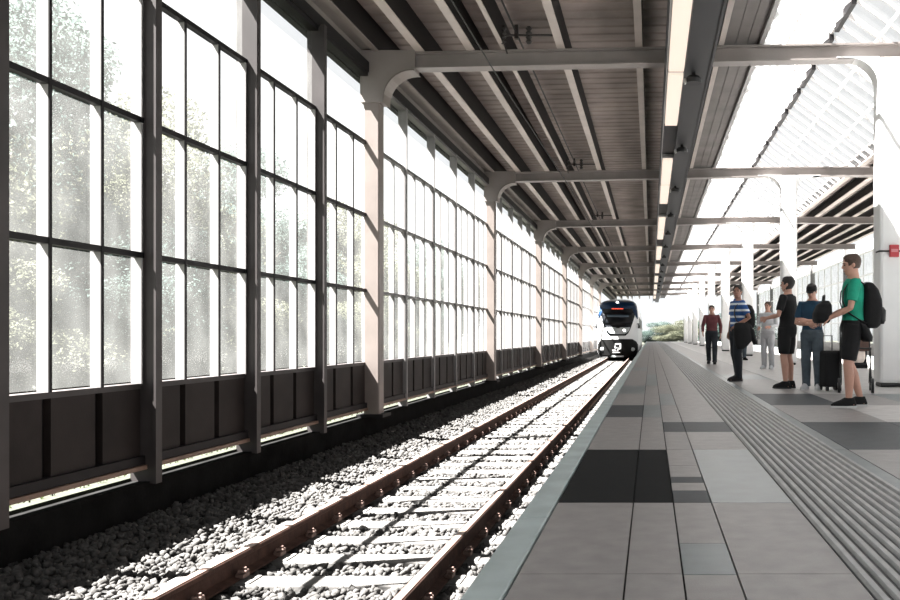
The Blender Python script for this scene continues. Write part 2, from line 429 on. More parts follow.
# ------------------------------------------------------------------ glazed wall on the left
ZS, ZT = .41, 5.17
TRANS = [1.60,2.85,4.05]
def wall_left():
    # plinth and dark parapet panels
    p = MB(); p.box(-4.84,-4.66,YN,78,-1.3,-.50); tag(p.obj('baseboard_left', M['plinth']), 'plinth coloured dark for shade under the glazed wall', kind='structure')
    w = MB(); n = len(POSTS)
    for a,b in zip(POSTS[:-1],POSTS[1:]):
        st = (b-a)/3
        for k in range(3):
            w.box(-4.80,-4.74,a+k*st+.05,a+(k+1)*st-.05,-.26,ZS-.03,0)
            w.box(-4.86,-4.80,a+k*st-.05,a+k*st+.05,-.28,ZS-.03,1)
        w.box(-4.90,-4.84,a,b,-.28,ZS-.02,1)
        w.box(-4.86,-4.735,a,b,ZS-.05,ZS,2)
        w.box(-4.84,-4.70,a,b,-.34,-.26,1)
        w.box(-4.82,-4.68,a,b,-.385,-.345,3)
    tag(w.obj('wall_left', [M['panel'],M['frame_dark'],M['post'],M['brownrail']]), 'dark panelled parapet under the left glazing', kind='structure')
    # one glazed bay, copied down the wall
    for i,(a,b) in enumerate(zip(POSTS[:-1],POSTS[1:])):
        L = b-a
        fr = MB()
        for k in (1,2):
            y = L*k/3
            fr.box(-.045,.045,y-.016,y+.016,ZS,TRANS[2],0)
            fr.box(.045,.055,y-.016,y+.016,ZS,TRANS[2],1)
        for z in TRANS: fr.box(-.02,.05,0,L,z-.026,z+.026,1)
        fr.box(-.05,.08,0,L,ZT-.03,ZT+.03,1)
        fr.box(-.045,.05,L-.075,L-.05,ZS,TRANS[2],0)
        o = fr.obj('window_%d'%(i+1), [M['frame_light'],M['frame_dark'] if i < 6 else M['frame_hazed']], loc=(XW,a,0))
        tag(o, 'glazed bay of the left wall, %s from the near end'%ORD[i], kind='structure')
        g = MB()
        zs = [ZS]+TRANS+[ZT]
        for q in range(4):
            for k in range(3 if q < 3 else 1):
                y0,y1 = (L*k/3,L*(k+1)/3) if q < 3 else (0,L)
                v = [(-.012,y0+.02,zs[q]+.02),(-.012,y1-.02,zs[q]+.02),(-.012,y1-.02,zs[q+1]-.02),(-.012,y0+.02,zs[q+1]-.02)]
                g.add(v,[(0,1,2,3)])
        g.obj('glass_pane', M['glass'], o)
    # posts between the bays (the big columns stand at every fifth)
    t = 3
    for i,y in enumerate(POSTS):
        if any(abs(y-c) < .7 for c in COLS): continue
        mb = MB(); w_ = .05 if i < 6 else .028; xi = -4.60 if i < 6 else -4.68  # far posts made slimmer and paler to imitate haze
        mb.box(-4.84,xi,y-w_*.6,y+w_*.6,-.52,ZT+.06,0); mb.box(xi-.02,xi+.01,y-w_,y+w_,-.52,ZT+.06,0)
        tag(mb.obj('trim_%d'%t, M['post'] if i < 6 else M['post_hazed']), ('dark' if i < 6 else 'slim haze-lightened')+' steel post between glazed bays, %s from the near end'%ORD[i], kind='structure'); t += 1
    # eaves
    e = MB(); e.box(-4.90,-4.66,YN,YF,ZT+.03,ZT+.20,0); e.box(-5.0,-4.9,YN,YF,ZT,6.25,1)
    e.box(-4.90,-4.80,YN,YF,ZT+.20,6.2,2); e.box(-4.80,-4.62,YN,YF,ZT+.42,ZT+.5,2)
    tag(e.obj('trim_%d'%t, [M['frame_dark'],M['frame_dark'],M['purlin']]), 'eaves beam along the top of the left glazing', kind='structure')
    return t+1
TN = wall_left()

# ------------------------------------------------------------------ columns and cross beams
def arc(cx,cz,r,a0,a1,n=8): return [(cx+r*math.cos(a0+(a1-a0)*i/n), cz+r*math.sin(a0+(a1-a0)*i/n)) for i in range(n+1)]
def columns():
    for i,y in enumerate(COLS):
        if y < 78:
            o = empty('steel_column',(-4.63,y,-.5)); tag(o,'beige-grey steel column in the glazed wall, %s from the near end'%ORD[i],'column','steel columns in the glazed wall')
            MB().box(-.13,.13,-.13,.13,0,5.7).obj('shaft',M['column'],o,bevel=.02)
            z = zb(-4.6)+.5
            a = arc(.70-.0,z-.55,.45,PI,PI/2,8)           # fillet centre
            poly = [(-.18,z+.3),(-.18,z-.56),(.20,z-.56)]+[(.20+.48*(1-math.cos(t*PI/16)), z-.50+.48*math.sin(t*PI/16)) for t in range(9)]+[(.72,z-.02),(.72,z+.27),(.72,z+.3)]
            MB().prism(poly,-.15,.15,'y').obj('bracket_head',M['beam'],o)
            rim = MB(); pts = [(.205,z-.56)]+[(.205+.48*(1-math.cos(t*PI/16)), z-.505+.48*math.sin(t*PI/16)) for t in range(9)]+[(.72,z-.028)]
            rim.prism(pts+[(p[0]+.012,p[1]-.02) for p in pts[::-1]],-.19,.19,'y')
            rim.obj('bracket_flange',M['column'],o)
            MB().box(-.22,.22,-.22,.22,0,.05).obj('base_plate',M['frame_dark'],o)
        o = empty('platform_column',(3.98,y,0)); tag(o,'white platform column under the skylight, %s from the near end'%ORD[i],'column','white columns along the platform')
        zz = zb(4.1)
        MB().box(-.22,.22,-.22,.22,.06,zz).obj('shaft',M['white'],o,bevel=.06)
        MB().box(-.19,.19,-.19,.19,0,.07).obj('base_ring',M['black'],o,bevel=.03)
        for s in (1,-1):
            poly = [(s*.21,zz-.6)]+[(s*(.21+.5*(1-math.cos(t*PI/16))), zz-.5+.5*math.sin(t*PI/16)) for t in range(9)]+[(s*.9,zz),(s*.9,zz+.02),(s*.21,zz+.02)]
            MB().prism(poly,-.16,.16,'y').obj('bracket',M['white'],o)
    for i,y in enumerate(COLS):
        b = MB()
        def band(lo,hi,d): 
            v = []
            for x in (-4.0,4.1,10.9):
                for yy in (-d,d):
                    v += [(x,yy,zb(x)+lo),(x,yy,zb(x)+hi)]
            f = []
            for k in (0,4): f += [(k,k+4,k+5,k+1),(k+2,k+3,k+7,k+6),(k,k+2,k+6,k+4),(k+1,k+5,k+7,k+3)]
            f += [(0,1,3,2),(8,10,11,9)]
            b.add(v,f)
        band(0,.03,.13); band(.03,.24,.045); band(.24,.27,.13)
        o = b.obj('cross_beam',M['beam'],loc=(0,y,0)); tag(o,'grey steel roof beam spanning the platform, %s from the near end'%ORD[i],'roof beam','roof beams across the platform')
columns()

# ------------------------------------------------------------------ left roof: deck, purlins, soffit
def zt(x): return zb(x)+.27
def roof():
    d = MB(); y = YN
    prof = []
    while y < YF:
        prof += [(y,0),(y+.15,0),(y+.18,.022),(y+.33,.022)]; y += .36
    # corrugated deck with its ribs running across
    rows = []
    for x in (-4.95,-1.5,1.865): rows.append([(x,p[0],zt(x)+.44+p[1]) for p in prof])
    v = [p for r in rows for p in r]; n = len(prof); f = []
    for r in range(2):
        for k in range(n-1): f.append((r*n+k,r*n+k+1,(r+1)*n+k+1,(r+1)*n+k))
    d.add(v,f)
    o = d.obj('ceiling', M['deck']); tag(o,'dark corrugated roof deck over the track',kind='structure')
    so_ = o.modifiers.new('t','SOLIDIFY'); so_.thickness = .03; so_.offset = 1
    spec = [(-4.55,.10,'beside the glazed wall'),(-3.83,.14,'second from the glazed wall'),(-2.99,.13,'third from the glazed wall'),(-2.44,.07,'fourth from the glazed wall, slender'),
            (-1.49,.13,'fifth from the glazed wall'),(-.20,.12,'left of the light strip'),(1.16,.09,'right of the dark duct')]
    for x,w,lab in spec:
        b = MB(); z = zt(x); d_ = .44
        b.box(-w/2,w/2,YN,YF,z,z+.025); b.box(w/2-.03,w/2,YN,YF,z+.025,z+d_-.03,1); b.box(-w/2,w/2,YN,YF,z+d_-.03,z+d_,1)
        tag(b.obj('roof_purlin', [M['purlin'] if x < -4.2 else M['purlin_lit'],M['web_shaded']], loc=(x,0,0)), 'long pale steel purlin under the dark roof, '+lab,'purlin','purlins under the dark roof')
    # soffit boards and gutter edge next to the skylight
    s = MB()
    for k in range(3):
        x0 = 1.225+k*.188; s.box(x0,x0+.178,YN,YF,zt(1.5)+.06,zt(1.5)+.085)
    s.box(1.22,1.79,YN,YF,zt(1.5)+.11,zt(1.5)+.13)
    tag(s.obj('soffit', M['soffit']), 'dark boarded soffit strip along the edge of the skylight','soffit')
    g = MB(); g.box(1.79,1.865,YN,YF,zt(1.9)-.005,zt(1.9)+.45)
    tag(g.obj('trim_%d'%TN, M['alu']), 'pale gutter edge between dark roof and skylight', kind='structure')
    # light strip and duct hanging under the beams
    dz = 5.16
    u = MB(); u.box(.555,.97,YN,YF,dz,dz+.27); u.box(.94,.98,YN,YF,dz-.02,dz+.05)
    u.box(.225,.262,YN,YF,dz-.03,dz+.25)
    u.box(.262,.555,YN,YF,dz+.16,dz+.25)
    duct = empty('service_duct',(0,0,0)); tag(duct,'long charcoal service duct carrying the light strip under the roof','duct')
    u.obj('duct_body',M['duct'],duct)
    MB().box(.245,.262,YN,YF,dz-.034,dz-.028).obj('edge_trim',M['alu'],duct)
    hg = MB()
    for y in COLS:
        for x in (.40,.80): hg.box(x-.015,x+.015,y-.015,y+.015,dz+.2,zb(x)+.01)
    hg.obj('hanger',M['frame_dark'],duct)
    k = 0; segs = []
    y = 13.98-10.4
    while y < 105:
        segs += [(y-3.5,y-.08),(y+.08,y+3.5)]; y += 10.4
    segs = [s_ for s_ in segs if s_[1] > 8]
    for i,(a,b) in enumerate(segs):
        o = empty('ceiling_light',(.41,a,dz)); tag(o,'warm glowing strip light beside the dark duct, %s from the near end'%ORD[i],'ceiling light','strip lights along the duct')
        MB().box(-.142,.142,0,b-a,.05,.15).obj('housing',M['alu'],o)
        MB().box(-.125,.125,.02,b-a-.02,0,.05).obj('diffuser',M['lamp'],o)
    for i in range(14):
        y = 13.95+5.3*i
        o = empty('loudspeaker',(.70,y,dz)); tag(o,'small dark drum loudspeaker under the duct, %s from the near end'%ORD[i],'loudspeaker','loudspeakers under the duct')
        MB().tube([(0,0,0),(0,0,-.06)],.03,12).obj('stem',M['frame_dark'],o)
        MB().tube([(0,0,-.06),(0,0,-.10),(0,0,-.17)],[.10,.13,.13],18).obj('drum',M['black'],o)
        MB().tube([(-.16,0,-.10),(-.11,0,-.16)],[.03,.05],12).obj('horn',M['alu'],o)
roof()

# ------------------------------------------------------------------ ridged skylight and the roof beyond
def skylight():
    eL,rd,eR = (1.875,5.90),(4.0,7.58),(6.2,5.98)
    y = 4.0; i = 0
    L = 10.4
    def lerp(p,q,t): return (p[0]+(q[0]-p[0])*t, p[1]+(q[1]-p[1])*t)
    me_f = None
    while y < YF-1:
        if me_f is None:
            fr = MB()
            def bar(p,q,yy,w,d,mi):
                n = Vector((-(q[1]-p[1]),0,q[0]-p[0])).normalized()
                if n.z < 0: n = -n
                v = []
                for a in (p,q):
                    for s in (-w,w):
                        for e in (0,-d): v.append(Vector((a[0],yy+s,a[1]))+n*e)
                fr.add(v,[(0,1,3,2),(4,6,7,5),(0,4,5,1),(2,3,7,6),(0,2,6,4),(1,5,7,3)],mi)
            nb = 15
            for k in range(nb):
                yy = L*(k+.5)/nb; big = k%3 == 1
                bar(eL,rd,yy,.04 if big else .022,.10 if big else .06,0); bar(rd,eR,yy,.04 if big else .022,.10 if big else .06,0)
            for t in (.33,.66):
                for (p,q) in ((eL,rd),(rd,eR)):
                    c = lerp(p,q,t); fr.box(c[0]-.02,c[0]+.02,0,L,c[1]-.07,c[1]-.01,0)
            me_f = fr.mesh('skylight_frame',M['white'])
            g = MB()
            for (p,q) in ((eL,rd),(rd,eR)): g.add([(p[0],0,p[1]+.01),(q[0],0,q[1]+.01),(q[0],L,q[1]+.01),(p[0],L,p[1]+.01)],[(0,1,2,3)])
            me_g = g.mesh('roof_glass',M['skyglass'])
            r = MB()
            for k in range(5): r.box(rd[0]-.05,rd[0]+.05,L*k/5+.25,L*(k+1)/5-.25,rd[1]-.20,rd[1]-.02)
            me_r = r.mesh('ridge_segment',M['frame_dark'])
            rr = MB().box(rd[0]-.03,rd[0]+.03,0,L,rd[1]-.06,rd[1]+.06).mesh('ridge_bar',M['alu'])
        o = empty('skylight',(0,y,0)); tag(o,'white ridged skylight section over the platform, %s from the near end'%ORD[i],'skylight','skylight sections over the platform')
        child(o,'skylight_frame',me_f); child(o,'roof_glass',me_g); child(o,'ridge_segment',me_r); child(o,'ridge_bar',rr)
        y += L; i += 1
    # dark roof beyond the columns
    d = MB(); prof = []; yy = YN
    while yy < YF: prof += [(yy,0),(yy+.15,0),(yy+.18,.05),(yy+.33,.05)]; yy += .36
    v = [(x,p[0],6.24+p[1]) for x in (6.215,11.0) for p in prof]; n = len(prof)
    d.add(v,[(k,k+1,n+k+1,n+k) for k in range(n-1)])
    o = d.obj('ceiling',M['deck']); tag(o,'dark corrugated roof deck over the far track',kind='structure')
    so_ = o.modifiers.new('t','SOLIDIFY'); so_.thickness = .03; so_.offset = 1
    for i,x in enumerate((6.28,7.05,7.85,8.65,9.45,10.25,10.9)):
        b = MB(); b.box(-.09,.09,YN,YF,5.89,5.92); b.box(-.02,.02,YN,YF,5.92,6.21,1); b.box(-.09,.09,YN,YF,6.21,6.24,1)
        tag(b.obj('roof_purlin',[M['purlin_lit'],M['web_shaded']],loc=(x,0,0)),'pale purlin under the far roof beyond the white columns, %s from the skylight'%ORD[i],'purlin','purlins under the far roof')
skylight()

def wall_right():
    global TN
    X = 11.6
    w = MB(); w.box(X-.05,X+.1,YN,YF,-1.3,.35); w.box(X-.1,X+.12,YN,YF,.33,.41)
    tag(w.obj('wall_right',M['slab_pale']),'glare-paled parapet under the right glazing',kind='structure')  # parapet and frames coloured pale to imitate hazy glare
    ys = [14.2+10.4*k-5.2 for k in range(1,9)]
    n0 = len(POSTS)
    for i,(a,b) in enumerate(zip(ys[:-1],ys[1:])):
        L = b-a; fr = MB()
        for k in range(1,5): fr.box(-.04,.04,L*k/5-.02,L*k/5+.02,ZS,5.9,0)
        for z in (1.61,2.87,4.09,5.3): fr.box(-.05,.05,0,L,z-.03,z+.03,0)
        o = fr.obj('window_%d'%(n0+i),[M['white'],M['post']],loc=(X,a,0)); tag(o,'glazed bay of the right wall beyond the far track, %s from the near end'%ORD[i],kind='structure')
        MB().add([(0,.02,ZS),(0,L-.02,ZS),(0,L-.02,5.9),(0,.02,5.9)],[(0,1,2,3)]).obj('glass_pane',M['glass_hazed'],o)
    TN += 1
    for i,y in enumerate(ys):
        tag(MB().box(X-.14,X+.14,y-.14,y+.14,-1.2,6.2).obj('trim_%d'%TN,M['frame_hazed']),'haze-lightened steel post in the right wall, %s from the near end'%ORD[i],kind='structure'); TN += 1
wall_right()

# ------------------------------------------------------------------ overhead wires
def wires():
    tag(MB().tube([(-2.60,YN,5.17),(-2.56,14.2,5.17),(-2.38,25,5.19),(-2.3,60,5.2),(-2.28,YF,5.2)],.011,8).obj('contact_wire',M['wire']),'black contact wire strung below the roof beams over the track','wire')
    tag(MB().tube([(-2.22,YN,5.78),(-2.18,14.2,5.75),(-2.1,60,5.75),(-2.1,YF,5.75)],.016,8).obj('messenger_wire',M['wire']),'black upper wire running just under the roof deck over the track','wire')
    for i,y in enumerate([c-.42 for c in COLS[:3]]):
        o = empty('wire_support',(-2.18,y,5.52)); tag(o,'dark insulator bracket holding the overhead wire, %s from the near end'%ORD[i],'wire bracket','insulator brackets on the overhead wire')
        MB().tube([(-.28,0,.20),(.62,0,.20)],.018,8).obj('arm',M['insul'],o)
        for x in (-.22,.20):
            ins = MB(); pts = []; rd = []
            for k in range(9): pts.append((x,0,.20+.035*k-.14)); rd.append(.055 if k%2 else .028)
            ins.tube(pts,rd,12); ins.obj('insulator',M['insul'],o)
        MB().box(-.03,.03,-.04,.04,.14,.36).obj('clamp',M['insul'],o)
        MB().tube([(-.2,0,.07),(-.2,.15,.03),(-.2,.28,.0)],.014,8).obj('stay',M['insul'],o)
wires()

# ------------------------------------------------------------------ outside: ground, grass, trees
def outside():
    g = MB(); g.box(-70,-4.84,YN-10,220,-1.4,-.47); tag(g.obj('ground',M['ground']),'grassy ground outside the glazed wall',kind='structure')
    g = MB(); g.box(-70,70,YF+40,260,-1.4,-.9); g.box(12.6,70,YN-10,YF+40,-1.4,-.97); tag(g.obj('ground',M['ground']),'open green ground beyond the station',kind='structure')
    n = 16000
    x = RNG.uniform(-6.0,-4.93,n); y = RNG.uniform(2,45,n); h = RNG.uniform(.03,.13,n); a = RNG.uniform(0,PI,n); w = .008
    lx = RNG.normal(0,.03,n); ly = RNG.normal(0,.03,n)
    V = np.zeros((n,3,3)); V[:,0] = np.stack([x-np.cos(a)*w,y-np.sin(a)*w,np.full(n,-.48)],1); V[:,1] = np.stack([x+np.cos(a)*w,y+np.sin(a)*w,np.full(n,-.48)],1); V[:,2] = np.stack([x+lx,y+ly,-.47+h],1)
    o = link('grass',np_mesh('grass',V.reshape(-1,3),np.arange(3*n).reshape(-1,3),M['blade'])); tag(o,'sunlit grass growing along the foot of the glazed wall','grass',kind='stuff')
    def crown(seed, n, R, hz, size):
        r = np.random.default_rng(seed)
        nb = 26
        bc = r.normal(size=(nb,3)); bc /= np.linalg.norm(bc,axis=1)[:,None]; bc *= r.uniform(.3,1,nb)[:,None]**.6
        bc *= np.array([R,R,hz]); br = r.uniform(.28,.5,nb)*R
        k = r.integers(0,nb,n); d = r.normal(size=(n,3)); d /= np.linalg.norm(d,axis=1)[:,None]
        P = bc[k]+d*(br[k]*r.uniform(.55,1.05,n))[:,None]*np.array([1,1,.8])
        q,_ = np.linalg.qr(r.normal(size=(n,3,3)))
        s = r.uniform(.6,1.2,n)*size
        ax = q[:,:,0]*s[:,None]; ay = q[:,:,1]*(s*.55)[:,None]; az = q[:,:,2]*(s*.18)[:,None]
        V = np.stack([P-ax, P-ay+az, P+ax, P+ay+az],1)
        I = np.arange(n)*4
        F = np.concatenate([np.stack([I,I+1,I+2],1),np.stack([I,I+2,I+3],1)])
        return V.reshape(-1,3), F
    V,F = crown(3,60000,2.7,3.6,.062); ca = np_mesh('crown',V,F,M['leaf_a'])
    V,F = crown(5,60000,2.7,3.4,.062); cb = np_mesh('crown',V,F,M['leaf_b'])
    def trunk_me():
        t = MB(); t.tube([(0,0,-.2),(.05,0,1.5),(-.05,.05,3),(.05,.1,5)],[.17,.13,.11,.06],10)
        for k in range(7):
            a = k*2.4; z = 1.6+.45*k
            t.tube([(0,0,z),(math.cos(a)*.7,math.sin(a)*.7,z+.7),(math.cos(a)*1.6,math.sin(a)*1.6,z+1.2)],[.06,.04,.015],6)
        return t.mesh('trunk',M['bark'])
    tm = trunk_me()
    spots = [(-12.6,12.2,1.0,0),(-12.4,16.6,1.02,1),(-13.0,21.0,1.0,0),(-11.2,24.2,.66,1),(-13.2,28.6,.98,1),(-12.2,34.0,.9,0),(-13.6,40.0,.95,0),(-12.5,47.0,.85,1),(-13.5,55.0,.95,0),(-10.4,18.8,.5,1),(-17.0,17.5,1.1,0),(-17.5,25.5,1.05,1)]
    for i,(x,y,s,k) in enumerate(spots):
        o = empty('tree',(x,y,-.47),i*1.3); o.scale = (s,s,s)
        tag(o,['pale green leafy tree outside the glass wall, %s from the camera','teal-tinted leafy tree outside the glass wall, %s from the camera'][k]%ORD[i],'tree','trees outside the glass wall')
        child(o,'trunk',tm); c = child(o,'crown',ca if k == 0 else cb); c.location = (0,0,3.7)
    for i,(x,y,s,lab) in enumerate([(-9.4,11.5,.95,'low leafy bush outside the glass, nearest the camera'),(-9.6,15.2,1.05,'low leafy bush outside the glass, second from the camera'),(-9.8,19.2,1.0,'low leafy bush outside the glass, third from the camera'),
            (-9.5,23.6,1.1,'low leafy bush outside the glass, fourth from the camera'),(-9.9,28.6,1.1,'low leafy bush outside the glass, fifth from the camera'),(-10,34,1.1,'low leafy bush outside the glass, sixth from the camera')]):
        o = empty('bush',(x,y,-.47),i*2.1); o.scale = (s*.55,s*.55,s*.42); tag(o,lab,'bush','bushes outside the glass wall')
        child(o,'stem',tm); c = child(o,'foliage',cb if i%2 else ca); c.location = (0,0,2.9)
    for i,(x,y,s,lab) in enumerate([(8,150,1.2,'green bush on the horizon past the platform end, beside the far track'),(1.0,165,1.1,'green bush on the horizon straight past the platform end'),(-7.5,150,1.2,'green bush on the horizon behind the white train'),(16,140,1.4,'green bush on the horizon beyond the right glazing')]):
        o = empty('bush',(x,y,-1.0),i*2.0); o.scale = (s*2.0,s,s*.55); tag(o,lab,'bush','bushes beyond the platform end')
        child(o,'trunk',tm); c = child(o,'crown',cb if i%2 else ca); c.location = (0,0,3.2)
outside()

# ------------------------------------------------------------------ train
def train():
    T = empty('train',(-2.2825,57.8,ZR)); tag(T,'white commuter train with dark blue and black front arriving on the track','train')
    hw0 = 1.40
    def hw(z):
        if z < .5: return 1.20+.2*z/.5
        if z < 2.6: return hw0
        if z < 3.6: return hw0-.10*((z-2.6)/1.0)**2
        t = (z-3.6)/.48; return (hw0-.10)*math.sqrt(max(1-t*t*.78,.02))
    def yf(z):
        if z < 1.3: return .05
        if z < 3.6: return .05+.62*((z-1.3)/2.3)**1.25
        return .67+.9*((z-3.6)/.48)**2
    def P(x,z,off=0):
        u = max(-1,min(1,x/hw(z)))
        return Vector((x, yf(z)+.55*abs(u)**2.6-off, z))
    zs = [.12,.3,.5,.8,1.1,1.3,1.6,1.9,2.2,2.6,3.0,3.3,3.6,3.75,3.88,3.97,4.04,4.08]
    mb = MB(); nu = 24; rows = []
    for z in zs:
        r = [P(hw(z)*(-1+2*k/nu),z) for k in range(nu+1)]
        L = [Vector((-hw(z),yy,z)) for yy in (26,12,5,2.2)]; R = [Vector((hw(z),yy,z)) for yy in (2.2,5,12,26)]
        rows.append(L+r+R)
    n = len(rows[0]); v = [p for r in rows for p in r]; f = []
    for i in range(len(zs)-1):
        for k in range(n-1): f.append((i*n+k,i*n+k+1,(i+1)*n+k+1,(i+1)*n+k))
        f.append((i*n+n-1,i*n,(i+1)*n,(i+1)*n+n-1))
    f.append(tuple(range(n))); f.append(tuple(range((len(zs)-1)*n,len(zs)*n)))
    mb.add(v,f); mb.obj('body_shell',M['train_white'],T,smooth=True)
    def patch(name,prof,mt,off=.015,nu=16,parent=T,th=.012):
        # prof: list of (z, xl, xr)
        g = MB(); rows = [[P(xl+(xr-xl)*k/nu,z,off) for k in range(nu+1)] for (z,xl,xr) in prof]
        m = nu+1; v = [p for r in rows for p in r]
        f = [(i*m+k,i*m+k+1,(i+1)*m+k+1,(i+1)*m+k) for i in range(len(rows)-1) for k in range(nu)]
        g.add(v,f); o = g.obj(name,mt,parent,smooth=True)
        sd = o.modifiers.new('t','SOLIDIFY'); sd.thickness = th; sd.offset = 0
        return o
    U = []
    for i in range(15):
        z = 1.55+(3.62-1.55)*i/14; t = (z-1.55)/(2.07)
        x = .55+.72*min(1,t*1.15)**.6 if t > 0 else .55
        U.append((z,-min(x,hw(z)*.985),min(x,hw(z)*.985)))
    patch('front_mask',U,M['train_black'],.016)
    patch('roof_brow',[(z,-hw(z)*.985,hw(z)*.985) for z in (3.40,3.5,3.62,3.75,3.86,3.95)],M['train_blue'],.026)
    for s in (-1,1):
        patch('side_flash',[(z,*sorted((s*hw(z)*.985,s*(hw(z)*.985-w)))) for z,w in ((2.7,.06),(2.95,.18),(3.2,.28),(3.42,.32))],M['train_blue'],.030,nu=5)
    patch('windscreen',[(z,-w,w) for z,w in ((2.30,.93),(2.6,1.05),(2.95,1.10),(3.12,1.08))],M['train_black'],.03)
    patch('reflection_band',[(2.82,-.72,.74),(2.88,-.73,.75),(2.98,-.73,.75)],M['train_reflection'],.045)
    patch('nose_panel',[(1.66,-.40,.48),(1.75,-.60,.64),(1.9,-.78,.78),(2.12,-.86,.84)],M['train_grey'],.03)
    patch('wiper',[(2.08,-.12,.15),(2.2,-.10,.12)],M['train_lower'],.06,nu=4)
    low = []
    for z in (.12,.25,.45,.7,.95,1.15,1.27,1.32):
        w = hw(z)*.99 if z < .95 else hw(z)*(.99-.28*((z-.95)/.37)**2)
        low.append((z,-w,w))
    patch('lower_mask',low,M['train_lower'],.02)
    # display, lamps, coupler, marks
    d = MB()
    x = -.42
    for k,w in enumerate((.09,.06,.07,.06,.08,.05,.07,.06,.05)):
        z0 = 3.36 if k%3 else 3.37
        a = [P(x,z0,.05),P(x+w,z0,.05),P(x+w,3.43,.05),P(x,3.43,.05)]
        b = [p+Vector((0,.012,0)) for p in a]
        d.add(a+b,[(0,1,2,3),(4,7,6,5),(0,4,5,1),(1,5,6,2),(2,6,7,3),(3,7,4,0)]); x += w+.025
    d.obj('destination_display',M['led'],T)
    def lamp(x,z,r):
        p = P(x,z,.03); o = MB().tube([p+Vector((0,.05,0)),p+Vector((0,-.02,0))],[r,r*.95],14).obj('headlight',M['lampw'],T); return o
    lamp(-.04,3.82,.10); lamp(.45,1.90,.10); lamp(-.45,1.90,.06)
    for s in (-1,1):
        p = P(s*1.02,.62,.03); MB().ball(p,(.17,.05,.13)).obj('lower_lamp',M['train_grey'],T,smooth=True)
    cp = MB(); cp.box(-.26,.26,-.42,.12,.36,.86); cp.tube([(0,-.42,.6),(0,-.55,.6)],[.2,.16],16)
    cpo = cp.obj('coupler',M['train_lower'],T,bevel=.03)
    k = MB()
    for (x0,x1,z0,z1) in ((-.16,.26,.95,1.03),(.18,.26,.62,.95),(-.16,-.09,.70,.95),(-.33,-.09,.52,.60),(-.09,.05,.70,.77),(.02,.09,.52,.77),(.09,.26,.62,.68),(-.3,.22,.40,.45)):
        k.box(x0,x1,-.60,-.56,z0,z1)
    k.box(-.02,.02,-.57,-.4,.5,.6)
    tag(k.obj('coupler_face',M['train_white'],cpo),'white angular markings on the coupler')
    MB().box(-.42,.42,-.30,.2,.10,.20).obj('rail_guard',M['train_grey'],T)
    for s in (-1,1):
        MB().tube([P(s*1.32,2.35,.0),P(s*1.32,2.35,.0)+Vector((s*.10,-.12,.02)),P(s*1.32,2.2,.0)+Vector((s*.14,-.14,0)),P(s*1.32,2.05,0)+Vector((s*.12,-.12,0))],[.03,.03,.07,.06],8).obj('side_mirror',M['train_black'],T)
        w = MB()
        for y0 in range(4,24,3): w.box(s*1.395-.015,s*1.395+.015,y0,y0+2.2,2.1,2.9)
        w.obj('side_windows',M['train_black'],T)
    bg_ = MB()
    for y0 in (3.0,5.4,18,20.4):
        for rx in (-.7525,.7525): bg_.tube([(rx-.05,y0,.44),(rx+.05,y0,.44)],.44,24)
    bg_.obj('wheels',M['rail'],T)
    rf = MB(); rf.box(-.6,.6,8,14,4.05,4.28); rf.obj('roof_equipment',M['train_grey'],T,bevel=.05)
train()

# ------------------------------------------------------------------ people
HEADROWS = [(0,.026,.030,0,.048),(.012,.042,.050,0,.036),(.035,.054,.070,0,.022),(.065,.063,.084,0,.010),(.10,.071,.093,0,.002),(.135,.075,.099,0,-.004),(.165,.074,.097,0,-.008),(.195,.064,.084,0,-.010),(.215,.047,.062,0,-.010),(.228,.024,.03,0,-.010)]
def hand(mb, w, d, n, s=1, curl=.5):
    d = Vector(d).normalized(); n = Vector(n); n = (n-d*n.dot(d)).normalized(); t = d.cross(n)*s; w = Vector(w)
    # palm
    rings = []
    for (u,hw,ht) in ((-.015,.026,.022),(.01,.03,.019),(.05,.041,.016),(.085,.042,.014),(.095,.036,.010)):
        c = w+d*u; rings.append([c+t*hw*math.cos(2*PI*k/14)+n*ht*math.sin(2*PI*k/14) for k in range(14)])
    mb.rings(rings)
    for i,(o,L) in enumerate(((-.033,.062),(-.011,.075),(.0115,.082),(.034,.072))):
        b = w+d*.075+t*o; pts = [b]; a = 0; p = b+d*.018; pts.append(p)
        for seg in (.42,.33,.27):
            a += curl*(.55 if seg > .4 else .65)
            p = p+(d*math.cos(a)+n*math.sin(a))*L*seg; pts.append(p)
        mb.tube(pts,[.0085,.0085,.008,.0075,.006],8)
    b = w+d*.02+t*.026
    mb.tube([b, b+d*.03+t*.022+n*.008, b+d*.062+t*.030+n*.022, b+d*.088+t*.026+n*.030],[.014,.012,.0095,.007],8)

